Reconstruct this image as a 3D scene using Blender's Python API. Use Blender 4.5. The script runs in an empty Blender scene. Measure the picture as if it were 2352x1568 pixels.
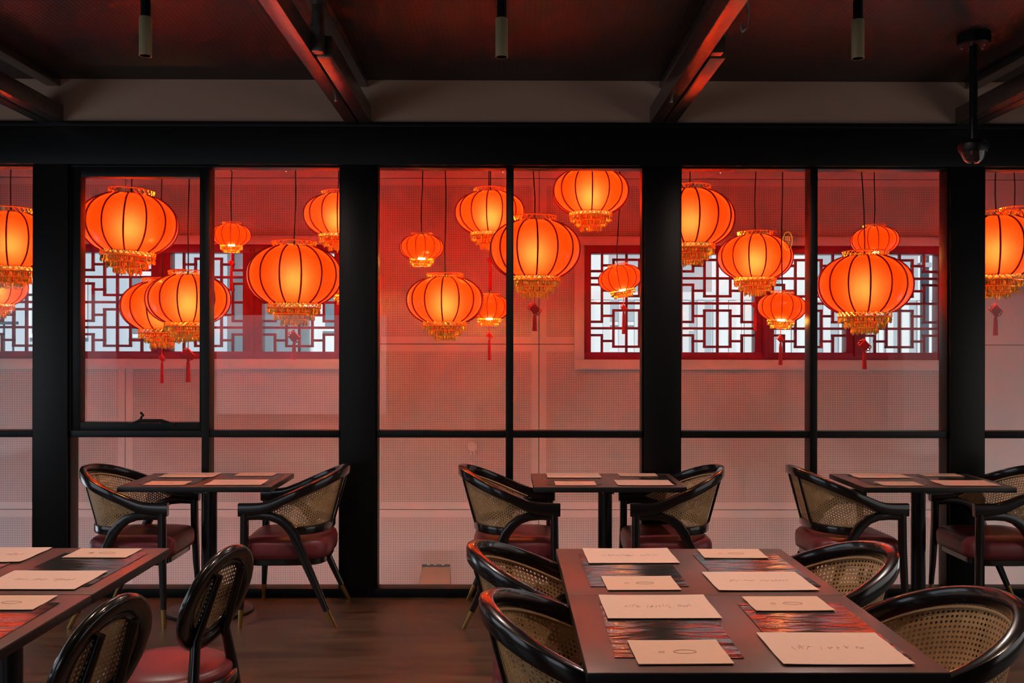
import bpy, bmesh, math, random
from mathutils import Vector, Matrix, Euler
R = math.radians
PI = math.pi
random.seed(7)
S = bpy.context.scene
C = S.collection

# ------------------------------------------------------------------ camera
cd = bpy.data.cameras.new('camera')
cd.sensor_width = 36.0
cd.lens = 35.0
cd.shift_y = 16.0 / 2352.0
cd.clip_end = 200
cam = bpy.data.objects.new('camera', cd)
C.objects.link(cam)
cam.location = (0, 0, 1.5)
cam.rotation_euler = (R(90), R(-0.1), R(-0.4))
S.camera = cam

# ------------------------------------------------------------------ world, view
w = bpy.data.worlds.new('sky')
S.world = w
w.use_nodes = True
nt = w.node_tree
nt.nodes['Background'].inputs[0].default_value = (0.80, 0.90, 1.0, 1)
nt.nodes['Background'].inputs[1].default_value = 0.42
S.view_settings.view_transform = 'Standard'
S.view_settings.look = 'None'
S.view_settings.exposure = 0.0
S.view_settings.gamma = 1.0
S.view_settings.use_curve_mapping = False
cy = S.cycles
cy.use_denoising = True
cy.max_bounces = 9
cy.diffuse_bounces = 4
cy.glossy_bounces = 4
cy.transmission_bounces = 6
cy.transparent_max_bounces = 16
cy.sample_clamp_indirect = 0.0
cy.caustics_reflective = False
cy.caustics_refractive = False


def area(name, loc, rot, sx, sy, power, col):
    l = bpy.data.lights.new(name, 'AREA')
    l.shape = 'RECTANGLE'
    l.size = sx
    l.size_y = sy
    l.energy = power
    l.color = col
    o = bpy.data.objects.new(name, l)
    o.location = loc
    o.rotation_euler = rot
    C.objects.link(o)
    return o


CZT = 3.114
sl = bpy.data.lights.new('sun', 'SUN')
sl.energy = 4.0
sl.angle = R(3)
so_ = bpy.data.objects.new('sun', sl)
so_.rotation_euler = (R(48), 0, 0)
C.objects.link(so_)
# daylight through the big shopfront windows in the two side walls and behind the camera
area('daylight_left', (-4.62, 2.6, 1.30), (0, R(-90), 0), 1.6, 4.6, 20, (0.80, 0.90, 1.0))
area('daylight_right', (4.62, 2.9, 1.15), (0, R(90), 0), 1.7, 5.4, 12, (1.0, 0.80, 0.64))
area('daylight_corridor_left', (-5.25, 6.98, 0.12), (0, R(-90), 0), 0.9, 1.3, 9, (0.78, 0.86, 1.0))
area('daylight_corridor_right', (5.45, 6.98, 0.12), (0, R(90), 0), 0.9, 1.3, 9, (0.92, 0.92, 0.95))
area('daylight_back', (-3.1, -2.93, 1.25), (R(90), 0, 0), 2.6, 1.5, 13, (0.86, 0.90, 1.0))
# floor wash strips in the corridor, behind the sill of the glazed wall
for _x, _c in ((-3.1, (0.92, 0.86, 1.0)), (0.0, (1.0, 0.84, 0.86)), (3.1, (1.0, 0.88, 0.86))):
    area('floor_wash', (_x, 6.46, -0.355), (R(62), 0, 0), 2.9, 0.05, 8.5, _c)
# warm beams of the three brass tube downlights, plus added unseen spots brightening tables
for _x, _y, _e in ((-1.663, 4.61, 62), (-0.018, 4.61, 46), (1.635, 4.61, 62), (-1.66, 2.75, 60), (0.0, 2.75, 50), (1.64, 2.75, 60), (-1.66, 0.9, 20), (1.64, 0.9, 20)):
    _l = bpy.data.lights.new('downlight_and_fill_beam', 'SPOT')
    _l.energy = _e
    _l.color = (1.0, 0.74, 0.64) if _y > 4 else (1.0, 0.66, 0.48)
    _l.spot_size = R(164 if _y > 4 else 128)
    _l.spot_blend = 1.0
    _l.shadow_soft_size = 0.008 if _y > 4 else 0.04
    _o = bpy.data.objects.new('downlight_and_fill_beam', _l)
    _o.location = (_x, _y, CZT - 0.27)
    C.objects.link(_o)

# ------------------------------------------------------------------ materials
MATS = {}


def nodemat(name):
    m = bpy.data.materials.new(name)
    m.use_nodes = True
    n = m.node_tree
    b = n.nodes['Principled BSDF']
    MATS[name] = m
    return m, n, b


def mat(name, col, rough=0.5, metal=0.0, coat=0.0, noise=0.0, nscale=20.0, bump=0.0, spec=0.5, stretch=None):
    m, n, b = nodemat(name)
    b.inputs['Base Color'].default_value = (*col, 1)
    b.inputs['Roughness'].default_value = rough
    b.inputs['Metallic'].default_value = metal
    b.inputs['Coat Weight'].default_value = coat
    b.inputs['Coat Roughness'].default_value = 0.08
    b.inputs['Specular IOR Level'].default_value = spec
    if noise or bump:
        tc = n.nodes.new('ShaderNodeTexCoord')
        mp = n.nodes.new('ShaderNodeMapping')
        if stretch:
            mp.inputs['Scale'].default_value = stretch
        nz = n.nodes.new('ShaderNodeTexNoise')
        nz.inputs['Scale'].default_value = nscale
        nz.inputs['Detail'].default_value = 5
        n.links.new(tc.outputs['Object'], mp.inputs[0])
        n.links.new(mp.outputs[0], nz.inputs['Vector'])
        if noise:
            rp = n.nodes.new('ShaderNodeMix')
            rp.data_type = 'RGBA'
            rp.inputs[6].default_value = (*[c * (1 - noise) for c in col], 1)
            rp.inputs[7].default_value = (*[min(1, c * (1 + noise)) for c in col], 1)
            n.links.new(nz.outputs['Fac'], rp.inputs[0])
            n.links.new(rp.outputs[2], b.inputs['Base Color'])
        if bump:
            bp = n.nodes.new('ShaderNodeBump')
            bp.inputs['Strength'].default_value = bump
            bp.inputs['Distance'].default_value = 0.01
            n.links.new(nz.outputs['Fac'], bp.inputs['Height'])
            n.links.new(bp.outputs[0], b.inputs['Normal'])
    return m


def emit(name, col, strength):
    m = bpy.data.materials.new(name)
    m.use_nodes = True
    n = m.node_tree
    n.nodes.clear()
    e = n.nodes.new('ShaderNodeEmission')
    e.inputs[0].default_value = (*col, 1)
    e.inputs[1].default_value = strength
    o = n.nodes.new('ShaderNodeOutputMaterial')
    n.links.new(e.outputs[0], o.inputs[0])
    MATS[name] = m
    return m


mat('frame_black', (0.0025, 0.0025, 0.003), 0.42, spec=0.3, noise=0.2, nscale=6)
mat('beam_black', (0.22, 0.19, 0.175), 0.28, metal=0.85, noise=0.35, nscale=35, bump=0.08)
mat('lacquer', (0.010, 0.008, 0.008), 0.22, coat=0.6, noise=0.15, nscale=9)
mat('leather', (0.20, 0.036, 0.046), 0.36, noise=0.15, nscale=60, bump=0.05)
mat('brass', (0.72, 0.48, 0.17), 0.24, metal=1.0, noise=0.08, nscale=30)
mat('brass_dull', (0.62, 0.50, 0.28), 0.45, metal=0.35, noise=0.12, nscale=25, stretch=(1, 1, 0.1))
mat('cane_bead', (0.62, 0.44, 0.25), 0.45, noise=0.15, nscale=80)
mat('table_top', (0.135, 0.078, 0.066), 0.34, noise=0.12, nscale=14)
mat('table_edge', (0.010, 0.010, 0.012), 0.4, noise=0.1)
mat('table_metal', (0.010, 0.011, 0.014), 0.3, noise=0.1, spec=0.6)
mat('paper', (0.84, 0.60, 0.50), 0.75, noise=0.04, nscale=40)
mat('paper_warm', (0.82, 0.55, 0.42), 0.75, noise=0.05, nscale=30)
mat('ink', (0.50, 0.30, 0.25), 0.8)
mat('plaster', (0.58, 0.36, 0.27), 0.85, noise=0.06, nscale=3, bump=0.03)
mat('wall_dark', (0.10, 0.065, 0.055), 0.8, noise=0.1, nscale=2)
mat('cream_frame', (0.70, 0.60, 0.56), 0.5, noise=0.04, nscale=12)
mat('plain_panel', (0.72, 0.62, 0.58), 0.55, noise=0.05, nscale=5)
mat('red_frame', (0.30, 0.010, 0.045), 0.38, noise=0.15, nscale=20)
mat('red_lattice', (0.32, 0.030, 0.075), 0.45, noise=0.15, nscale=20)
mat('rib_red', (0.17, 0.003, 0.005), 0.5, noise=0.1)
mat('gold_lace', (0.80, 0.46, 0.10), 0.30, metal=0.85, noise=0.25, nscale=60)
mat('gold_bead', (0.85, 0.52, 0.10), 0.35, metal=0.55, noise=0.3, nscale=70)
mat('tassel_red', (0.62, 0.010, 0.016), 0.6, noise=0.25, nscale=80, stretch=(1, 1, 0.1))
mat('cord', (0.030, 0.010, 0.010), 0.6, noise=0.2)
mat('corridor_floor', (0.22, 0.17, 0.15), 0.6, noise=0.1, nscale=4)
mat('grey_metal', (0.20, 0.18, 0.18), 0.4, noise=0.1, nscale=10)
mat('outside_white', (0.80, 0.82, 0.82), 0.8, noise=0.05, nscale=0.6)
mat('outside_grey', (0.42, 0.47, 0.51), 0.8, noise=0.08, nscale=0.6)
mat('outside_blue', (0.50, 0.57, 0.64), 0.8, noise=0.06, nscale=0.5)
mat('outside_cream', (0.80, 0.70, 0.56), 0.8, noise=0.06, nscale=0.7)
mat('outside_glass', (0.20, 0.25, 0.30), 0.15, noise=0.1, nscale=0.8)
mat('outside_dark', (0.05, 0.06, 0.09), 0.5, noise=0.1)
mat('street', (0.55, 0.55, 0.56), 0.9, noise=0.1, nscale=0.4)
mat('chrome', (0.6, 0.6, 0.62), 0.2, metal=1.0, noise=0.05)
emit('bulb', (1.0, 0.42, 0.07), 345)
emit('bulb_small', (1.0, 0.47, 0.09), 235)
emit('neon_yellow', (1.0, 0.55, 0.05), 9)
emit('neon_white', (1.0, 0.92, 0.85), 5)

# smoked dome of the camera
mat('dome_glass', (0.02, 0.012, 0.012), 0.08, coat=0.5)


def glass_mat():
    m = bpy.data.materials.new('pane_glass')
    m.use_nodes = True
    n = m.node_tree
    n.nodes.clear()
    tr = n.nodes.new('ShaderNodeBsdfTransparent')
    tr.inputs[0].default_value = (0.965, 0.97, 0.97, 1)
    gl = n.nodes.new('ShaderNodeBsdfGlossy')
    gl.inputs['Roughness'].default_value = 0.0
    fr = n.nodes.new('ShaderNodeFresnel')
    fr.inputs[0].default_value = 1.52
    ge = n.nodes.new('ShaderNodeNewGeometry')
    inv = n.nodes.new('ShaderNodeMath')
    inv.operation = 'SUBTRACT'
    inv.inputs[0].default_value = 1.0
    mu = n.nodes.new('ShaderNodeMath')
    mu.operation = 'MULTIPLY'
    mx = n.nodes.new('ShaderNodeMixShader')
    o = n.nodes.new('ShaderNodeOutputMaterial')
    n.links.new(ge.outputs['Backfacing'], inv.inputs[1])
    n.links.new(fr.outputs[0], mu.inputs[0])
    n.links.new(inv.outputs[0], mu.inputs[1])
    n.links.new(mu.outputs[0], mx.inputs[0])
    n.links.new(tr.outputs[0], mx.inputs[1])
    n.links.new(gl.outputs[0], mx.inputs[2])
    n.links.new(mx.outputs[0], o.inputs[0])
    MATS['pane_glass'] = m


glass_mat()


def lantern_mat():
    m = bpy.data.materials.new('lantern_fabric')
    m.use_nodes = True
    n = m.node_tree
    n.nodes.clear()
    tl = n.nodes.new('ShaderNodeBsdfTranslucent')
    tl.inputs[0].default_value = (0.90, 0.039, 0.0020, 1)
    df = n.nodes.new('ShaderNodeBsdfDiffuse')
    df.inputs[0].default_value = (0.75, 0.05, 0.03, 1)
    rf = n.nodes.new('ShaderNodeBsdfRefraction')
    rf.inputs['Color'].default_value = (1.0, 0.62, 0.55, 1)
    rf.inputs['Roughness'].default_value = 0.9
    rf.inputs['IOR'].default_value = 1.45
    gl = n.nodes.new('ShaderNodeBsdfGlossy')
    gl.inputs['Roughness'].default_value = 0.3
    fr = n.nodes.new('ShaderNodeFresnel')
    fr.inputs[0].default_value = 1.35
    a = n.nodes.new('ShaderNodeMixShader')
    a.inputs[0].default_value = 0.14
    b = n.nodes.new('ShaderNodeMixShader')
    b.inputs[0].default_value = 0.023
    c = n.nodes.new('ShaderNodeMixShader')
    o = n.nodes.new('ShaderNodeOutputMaterial')
    n.links.new(tl.outputs[0], a.inputs[1])
    n.links.new(df.outputs[0], a.inputs[2])
    n.links.new(a.outputs[0], b.inputs[1])
    n.links.new(rf.outputs[0], b.inputs[2])
    n.links.new(fr.outputs[0], c.inputs[0])
    n.links.new(b.outputs[0], c.inputs[1])
    n.links.new(gl.outputs[0], c.inputs[2])
    n.links.new(c.outputs[0], o.inputs[0])
    MATS['lantern_fabric'] = m


lantern_mat()


def math_node(n, op, a, b=None, c=None):
    k = n.nodes.new('ShaderNodeMath')
    k.operation = op
    for i, x in enumerate((a, b, c)):
        if x is None:
            continue
        if isinstance(x, (int, float)):
            k.inputs[i].default_value = x
        else:
            n.links.new(x, k.inputs[i])
    return k.outputs[0]


def dots(n, u, v, pitch, rad, soft):
    """1 inside the holes of a square grid"""
    fu = math_node(n, 'SUBTRACT', math_node(n, 'FRACT', math_node(n, 'DIVIDE', u, pitch)), 0.5)
    fv = math_node(n, 'SUBTRACT', math_node(n, 'FRACT', math_node(n, 'DIVIDE', v, pitch)), 0.5)
    d = math_node(n, 'SQRT', math_node(n, 'ADD', math_node(n, 'MULTIPLY', fu, fu), math_node(n, 'MULTIPLY', fv, fv)))
    mr = n.nodes.new('ShaderNodeMapRange')
    mr.inputs[1].default_value = rad + soft
    mr.inputs[2].default_value = rad - soft
    n.links.new(d, mr.inputs[0])
    return mr.outputs[0]


def perforated(name, W, H, col, hole, pitch=0.0138, border=0.055, rad=0.27, flip='Z', rough=0.5):
    """perforated board; W x H field, object origin at its lower left corner"""
    m, n, b = nodemat(name)
    tc = n.nodes.new('ShaderNodeTexCoord')
    sp = n.nodes.new('ShaderNodeSeparateXYZ')
    n.links.new(tc.outputs['Object'], sp.inputs[0])
    u = sp.outputs['X']
    v = sp.outputs[flip]
    d = dots(n, u, v, pitch, rad, 0.07)
    if border:
        mu = math_node(n, 'LESS_THAN', math_node(n, 'ABSOLUTE', math_node(n, 'SUBTRACT', u, W / 2)), W / 2 - border)
        mv = math_node(n, 'LESS_THAN', math_node(n, 'ABSOLUTE', math_node(n, 'SUBTRACT', v, H / 2)), H / 2 - border)
        d = math_node(n, 'MULTIPLY', d, math_node(n, 'MULTIPLY', mu, mv))
    mx = n.nodes.new('ShaderNodeMix')
    mx.data_type = 'RGBA'
    mx.inputs[6].default_value = (*col, 1)
    mx.inputs[7].default_value = (*hole, 1)
    n.links.new(d, mx.inputs[0])
    n.links.new(mx.outputs[2], b.inputs['Base Color'])
    b.inputs['Roughness'].default_value = rough
    bp = n.nodes.new('ShaderNodeBump')
    bp.inputs['Strength'].default_value = 0.4
    bp.inputs['Distance'].default_value = 0.004
    bp.invert = True
    n.links.new(d, bp.inputs['Height'])
    n.links.new(bp.outputs[0], b.inputs['Normal'])
    return m


perforated('ceiling_board', 1, 1, (0.018, 0.014, 0.013), (0.004, 0.003, 0.003), pitch=0.026, border=0, rad=0.24, flip='Y', rough=0.45)


def cane_mat(name, pitch):
    """woven cane with open octagonal holes; coordinates come from the mesh's UV map, in metres"""
    m, n, b = nodemat(name)
    uv = n.nodes.new('ShaderNodeUVMap')
    sp = n.nodes.new('ShaderNodeSeparateXYZ')
    n.links.new(uv.outputs[0], sp.inputs[0])
    u, v = sp.outputs['X'], sp.outputs['Y']
    d = dots(n, u, v, pitch, 0.25, 0.03)
    # fine strands
    st = math_node(n, 'MULTIPLY', math_node(n, 'SINE', math_node(n, 'MULTIPLY', math_node(n, 'ADD', u, v), 2 * PI / pitch * 2)),
                   math_node(n, 'SINE', math_node(n, 'MULTIPLY', math_node(n, 'SUBTRACT', u, v), 2 * PI / pitch * 2)))
    nz = n.nodes.new('ShaderNodeTexNoise')
    nz.inputs['Scale'].default_value = 25
    n.links.new(uv.outputs[0], nz.inputs['Vector'])
    fac = math_node(n, 'ADD', math_node(n, 'MULTIPLY', st, 0.3), nz.outputs['Fac'])
    mx = n.nodes.new('ShaderNodeMix')
    mx.data_type = 'RGBA'
    mx.inputs[6].default_value = (0.46, 0.25, 0.095, 1)
    mx.inputs[7].default_value = (0.84, 0.58, 0.29, 1)
    n.links.new(fac, mx.inputs[0])
    n.links.new(mx.outputs[2], b.inputs['Base Color'])
    b.inputs['Roughness'].default_value = 0.45
    bp = n.nodes.new('ShaderNodeBump')
    bp.inputs['Strength'].default_value = 0.5
    bp.inputs['Distance'].default_value = 0.002
    n.links.new(st, bp.inputs['Height'])
    n.links.new(bp.outputs[0], b.inputs['Normal'])
    n.links.new(math_node(n, 'SUBTRACT', 1.0, d), b.inputs['Alpha'])
    return m


cane_mat('cane', 0.0150)


def floor_mat():
    m, n, b = nodemat('floor')
    tc = n.nodes.new('ShaderNodeTexCoord')
    mp = n.nodes.new('ShaderNodeMapping')
    mp.inputs['Scale'].default_value = (0.8, 5.0, 1)
    n.links.new(tc.outputs['Object'], mp.inputs[0])
    nz = n.nodes.new('ShaderNodeTexNoise')
    nz.inputs['Scale'].default_value = 2.2
    nz.inputs['Detail'].default_value = 7
    nz.inputs['Distortion'].default_value = 0.6
    n.links.new(mp.outputs[0], nz.inputs['Vector'])
    cr = n.nodes.new('ShaderNodeValToRGB')
    cr.color_ramp.elements[0].position = 0.3
    cr.color_ramp.elements[0].color = (0.050, 0.028, 0.018, 1)
    cr.color_ramp.elements[1].position = 0.75
    cr.color_ramp.elements[1].color = (0.125, 0.072, 0.046, 1)
    n.links.new(nz.outputs['Fac'], cr.inputs[0])
    n.links.new(cr.outputs[0], b.inputs['Base Color'])
    rr = n.nodes.new('ShaderNodeMapRange')
    rr.inputs[3].default_value = 0.30
    rr.inputs[4].default_value = 0.52
    n.links.new(nz.outputs['Fac'], rr.inputs[0])
    n.links.new(rr.outputs[0], b.inputs['Roughness'])
    bp = n.nodes.new('ShaderNodeBump')
    bp.inputs['Strength'].default_value = 0.12
    bp.inputs['Distance'].default_value = 0.004
    n.links.new(nz.outputs['Fac'], bp.inputs['Height'])
    n.links.new(bp.outputs[0], b.inputs['Normal'])


floor_mat()


def mat_placemat():
    m, n, b = nodemat('placemat')
    b.inputs['Base Color'].default_value = (0.055, 0.050, 0.050, 1)
    b.inputs['Roughness'].default_value = 0.17
    b.inputs['Specular IOR Level'].default_value = 1.0
    b.inputs['Metallic'].default_value = 0.35
    tc = n.nodes.new('ShaderNodeTexCoord')
    mp = n.nodes.new('ShaderNodeMapping')
    mp.inputs['Scale'].default_value = (1.0, 4.0, 1)
    nz = n.nodes.new('ShaderNodeTexNoise')
    nz.inputs['Scale'].default_value = 5
    nz.inputs['Detail'].default_value = 2
    n.links.new(tc.outputs['Object'], mp.inputs[0])
    n.links.new(mp.outputs[0], nz.inputs['Vector'])
    bp = n.nodes.new('ShaderNodeBump')
    bp.inputs['Strength'].default_value = 0.5
    bp.inputs['Distance'].default_value = 0.012
    n.links.new(nz.outputs['Fac'], bp.inputs['Height'])
    n.links.new(bp.outputs[0], b.inputs['Normal'])


mat_placemat()


# ------------------------------------------------------------------ mesh helpers
class MB:
    def __init__(s):
        s.v, s.f, s.uv = [], [], None

    def box(s, x0, x1, y0, y1, z0, z1, M=None):
        k = len(s.v)
        p = [(x0, y0, z0), (x1, y0, z0), (x1, y1, z0), (x0, y1, z0), (x0, y0, z1), (x1, y0, z1), (x1, y1, z1), (x0, y1, z1)]
        if M is not None:
            p = [tuple(M @ Vector(q)) for q in p]
        s.v += p
        s.f += [tuple(k + i for i in q) for q in ((0, 3, 2, 1), (4, 5, 6, 7), (0, 1, 5, 4), (1, 2, 6, 5), (2, 3, 7, 6), (3, 0, 4, 7))]
        return s

    def grid_rings(s, rings, closed_u=True, cap0=False, cap1=False, closed_v=False):
        k = len(s.v)
        n = len(rings[0])
        for r in rings:
            s.v += [tuple(p) for p in r]
        m = len(rings)
        for j in range(m if closed_v else m - 1):
            j2 = (j + 1) % m
            for i in range(n if closed_u else n - 1):
                i2 = (i + 1) % n
                s.f.append((k + j * n + i, k + j * n + i2, k + j2 * n + i2, k + j2 * n + i))
        if cap0:
            s.f.append(tuple(k + i for i in reversed(range(n))))
        if cap1:
            s.f.append(tuple(k + (m - 1) * n + i for i in range(n)))
        return s

    def lathe(s, prof, n=32, cx=0, cy=0, cap0=False, cap1=False):
        """prof from bottom to top: (r, z)"""
        rings = [[(cx + r * math.cos(2 * PI * i / n), cy + r * math.sin(2 * PI * i / n), z) for i in range(n)] for r, z in prof]
        return s.grid_rings(rings, True, cap0, cap1)

    def sweep(s, path, W, H, up=(0, 0, 1), rnd=0.3, closed=False, seg=3, caps=True):
        """rounded rectangular section (W across, H along up) along a path"""
        n = len(path)
        P = [Vector(p) for p in path]
        if not hasattr(W, '__len__'):
            W = [W] * n
        if not hasattr(H, '__len__'):
            H = [H] * n
        upv = Vector(up)
        rings = []
        for i in range(n):
            if closed:
                t = P[(i + 1) % n] - P[i - 1]
            else:
                t = P[min(i + 1, n - 1)] - P[max(i - 1, 0)]
            t.normalize()
            side = t.cross(upv)
            if side.length < 1e-5:
                side = t.cross(Vector((1, 0, 0)))
            side.normalize()
            u2 = side.cross(t).normalized()
            w2, h2 = W[i] / 2, H[i] / 2
            r = rnd * 2 * min(w2, h2)
            ring = []
            for cxs, cys, a0 in ((1, 1, 0), (-1, 1, 90), (-1, -1, 180), (1, -1, 270)):
                for q in range(seg):
                    a = R(a0 + 90 * q / (seg - 1)) if seg > 1 else R(a0 + 45)
                    dx = cxs * (w2 - r) + r * math.cos(a)
                    dy = cys * (h2 - r) + r * math.sin(a)
                    ring.append(P[i] + side * dx + u2 * dy)
            rings.append(ring)
        if closed:
            return s.grid_rings(rings, True, closed_v=True)
        return s.grid_rings(rings, True, caps, caps)

    def tube(s, path, r, n=6, caps=True, closed=False):
        P = [Vector(p) for p in path]
        if not hasattr(r, '__len__'):
            r = [r] * len(P)
        rings = []
        prev = None
        for i in range(len(P)):
            if closed:
                t = P[(i + 1) % len(P)] - P[i - 1]
            else:
                t = P[min(i + 1, len(P) - 1)] - P[max(i - 1, 0)]
            t.normalize()
            if prev is None:
                a = Vector((1, 0, 0)) if abs(t.x) < 0.9 else Vector((0, 1, 0))
                prev = t.cross(a).normalized()
            b = (prev - t * prev.dot(t)).normalized()
            prev = b
            c = t.cross(b)
            rings.append([P[i] + (b * math.cos(2 * PI * k / n) + c * math.sin(2 * PI * k / n)) * r[i] for k in range(n)])
        if closed:
            return s.grid_rings(rings, True, closed_v=True)
        return s.grid_rings(rings, True, caps, caps)

    def mesh(s, name, material, smooth=35, bevel=0.0, fix=True):
        me = bpy.data.meshes.new(name)
        me.from_pydata([tuple(p) for p in s.v], [], s.f)
        if s.uv is not None:
            l = me.uv_layers.new(name='UVMap')
            for lp in me.loops:
                l.data[lp.index].uv = s.uv[lp.vertex_index]
        if bevel or fix:
            bm = bmesh.new()
            bm.from_mesh(me)
            if bevel:
                bmesh.ops.bevel(bm, geom=[e for e in bm.edges if e.is_manifold], offset=bevel, segments=2, affect='EDGES', profile=0.6)
            if fix:
                bmesh.ops.recalc_face_normals(bm, faces=bm.faces)
            bm.to_mesh(me)
            bm.free()
        if smooth:
            for p in me.polygons:
                p.use_smooth = True
            me.set_sharp_from_angle(angle=R(smooth))
        me.materials.append(MATS[material])
        return me

    def build(s, name, material, parent=None, smooth=35, bevel=0.0, fix=True):
        return obj(name, s.mesh(name, material, smooth, bevel, fix), parent)


def obj(name, me, parent=None):
    o = bpy.data.objects.new(name, me)
    C.objects.link(o)
    if parent is not None:
        o.parent = parent
    return o


def empty(name, loc=(0, 0, 0), rz=0.0):
    o = bpy.data.objects.new(name, None)
    o.empty_display_size = 0.1
    C.objects.link(o)
    o.location = loc
    o.rotation_euler = (0, 0, rz)
    return o


def tag(o, label, cat, group=None, kind=None):
    o['label'] = label
    o['category'] = cat
    if group:
        o['group'] = group
    if kind:
        o['kind'] = kind
    return o


def struct(o, label=None):
    o['kind'] = 'structure'
    if label:
        o['label'] = label
    return o


def copy_tree(o, parent=None):
    c = o.copy()
    C.objects.link(c)
    c.parent = parent
    for ch in o.children:
        if ch is not c:
            copy_tree(ch, c)
    return c


def bx(name, m, x0, x1, y0, y1, z0, z1, parent=None, bevel=0.0):
    return MB().box(x0, x1, y0, y1, z0, z1).build(name, m, parent, smooth=35 if bevel else 0, bevel=bevel, fix=bool(bevel))


# ------------------------------------------------------------------ room shell
GY = 6.0          # room face of the glazed wall
CZ = 3.114        # ceiling height
struct(bx('floor', 'floor', -4.7, 4.7, -3.0, 6.02, -0.1, 0.0), 'dark brown wood-look floor with a satin sheen')
struct(bx('ceiling', 'ceiling_board', -4.7, 4.7, -3.0, 6.0, CZ, CZ + 0.05), 'black perforated acoustic ceiling boards')


def wall_with_opening(name, axis, pos, th, a0, a1, oa0, oa1, oz0, oz1, label):
    root = struct(empty(name), label)
    segs = [(a0, oa0, 0, CZ), (oa1, a1, 0, CZ), (oa0, oa1, 0, oz0), (oa0, oa1, oz1, CZ)]
    mb = MB()
    for s0, s1, z0, z1 in segs:
        if s1 - s0 < 1e-3 or z1 - z0 < 1e-3:
            continue
        if axis == 'x':
            mb.box(pos, pos + th, s0, s1, z0, z1)
        else:
            mb.box(s0, s1, pos, pos + th, z0, z1)
    mb.build('wall_body', 'wall_dark', root, smooth=0, fix=False)
    return root


wall_with_opening('wall_left', 'x', -4.8, 0.1, -3.0, 6.16, 0.3, 4.9, 0.5, 2.1, 'dark wall with a wide shop window')
wall_with_opening('wall_right', 'x', 4.7, 0.1, -3.0, 6.16, 0.2, 5.6, 0.3, 2.0, 'dark wall with a wide glazed opening')
wall_with_opening('wall_back', 'y', -3.1, 0.1, -4.8, 4.8, -4.4, -1.8, 0.5, 2.0, 'dark brown wall with one window behind the viewer')
struct(bx('wall_upper', 'plaster', -4.7, 4.7, GY, GY + 0.16, 2.856, CZ + 0.05), 'brown plaster strip above the black window head')

# ------------------------------------------------------------------ glazed wall: columns, header, window bays
COLS = ((-2.837, -2.629), (-0.991, -0.781), (0.840, 1.056), (2.692, 2.901))
for i, (a, b) in enumerate(COLS):
    struct(bx('trim_%d' % (i + 1), 'frame_black', a, b, GY, GY + 0.16, 0, 2.602, bevel=0.003), 'black column of the glazed wall')
hd = struct(bx('trim_5', 'frame_black', -4.7, 4.7, GY - 0.01, GY + 0.16, 2.602, 2.856, bevel=0.003), 'deep black header beam above the windows')
bx('cap_strip', 'frame_black', -4.7, 4.7, GY - 0.022, GY - 0.01, 2.828, 2.858, hd, bevel=0.003)
BAYS = ((-4.7, -2.837, None), (-2.629, -0.991, -1.805), (-0.781, 0.840, 0.028), (1.056, 2.692, 1.868), (2.901, 4.7, 3.80))
Y0, Y1, YG = GY + 0.02, GY + 0.12, GY + 0.085
for i, (a, b, mx) in enumerate(BAYS):
    root = struct(empty('window_%d' % (i + 1), ((a + b) / 2, GY, 0)), 'black framed full height glazing bay')
    o0 = Vector((-(a + b) / 2, -GY, 0))

    def part(name, m, x0, x1, y0, y1, z0, z1, bevel=0.002):
        q = bx(name, m, x0 + o0.x, x1 + o0.x, y0 + o0.y, y1 + o0.y, z0, z1, root, bevel=bevel)
        return q

    part('sill_rail', 'frame_black', a, b, Y0 - 0.02, Y1, 0.0, 0.052)
    part('head_rail', 'frame_black', a, b, Y0, Y1, 2.590, 2.602)
    part('transom', 'frame_black', a, b, Y0, Y1, 0.960, 1.002)
    part('jamb', 'frame_black', a, a + 0.012, Y0, Y1, 0.052, 2.59)
    part('jamb', 'frame_black', b - 0.012, b, Y0, Y1, 0.052, 2.59)
    spans = [(a + 0.012, b - 0.012)]
    if mx is not None:
        part('mullion', 'frame_black', mx - 0.0225, mx + 0.0225, Y0 - 0.01, Y1, 0.052, 2.59)
        spans = [(a + 0.012, mx - 0.0225), (mx + 0.0225, b - 0.012)]
    for k, (p, q) in enumerate(spans):
        part('glass_pane', 'pane_glass', p, q, YG, YG + 0.006, 0.052, 0.960, 0)
        if i == 1 and k == 0:
            # awning sash with its own frame, pane and latch
            sash = empty('awning_sash')
            sash.parent = root
            for nm, x0, x1, z0, z1 in (('stile', p, p + 0.052, 1.002, 2.59), ('stile', q - 0.020, q, 1.002, 2.59),
                                       ('top_rail', p + 0.052, q - 0.020, 2.532, 2.59), ('bottom_rail', p + 0.052, q - 0.020, 1.002, 1.050)):
                bx(nm, 'frame_black', x0 + o0.x, x1 + o0.x, 0.03, 0.105, z0, z1, sash, bevel=0.004)
            bx('glass_pane', 'pane_glass', p + 0.052 + o0.x, q - 0.02 + o0.x, 0.085, 0.091, 1.05, 2.532, sash)
            lm = MB()
            cxl = -2.13 + o0.x
            lm.box(cxl - 0.14, cxl + 0.14, 0.005, 0.03, 1.035, 1.048)
            lm.sweep([(cxl - 0.11, 0.018, 1.046), (cxl - 0.07, 0.012, 1.062), (cxl + 0.06, 0.012, 1.062), (cxl + 0.12, 0.018, 1.046)],
                     [0.02] * 4, [0.012, 0.02, 0.02, 0.010])
            lm.sweep([(cxl - 0.065, 0.012, 1.062), (cxl - 0.058, 0.008, 1.085), (cxl - 0.045, 0.006, 1.092), (cxl - 0.062, 0.004, 1.112)], 0.013, 0.013, up=(0, 1, 0))
            lm.build('latch', 'frame_black', sash)
        else:
            part('glass_pane', 'pane_glass', p, q, YG, YG + 0.006, 1.002, 2.59, 0)

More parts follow.
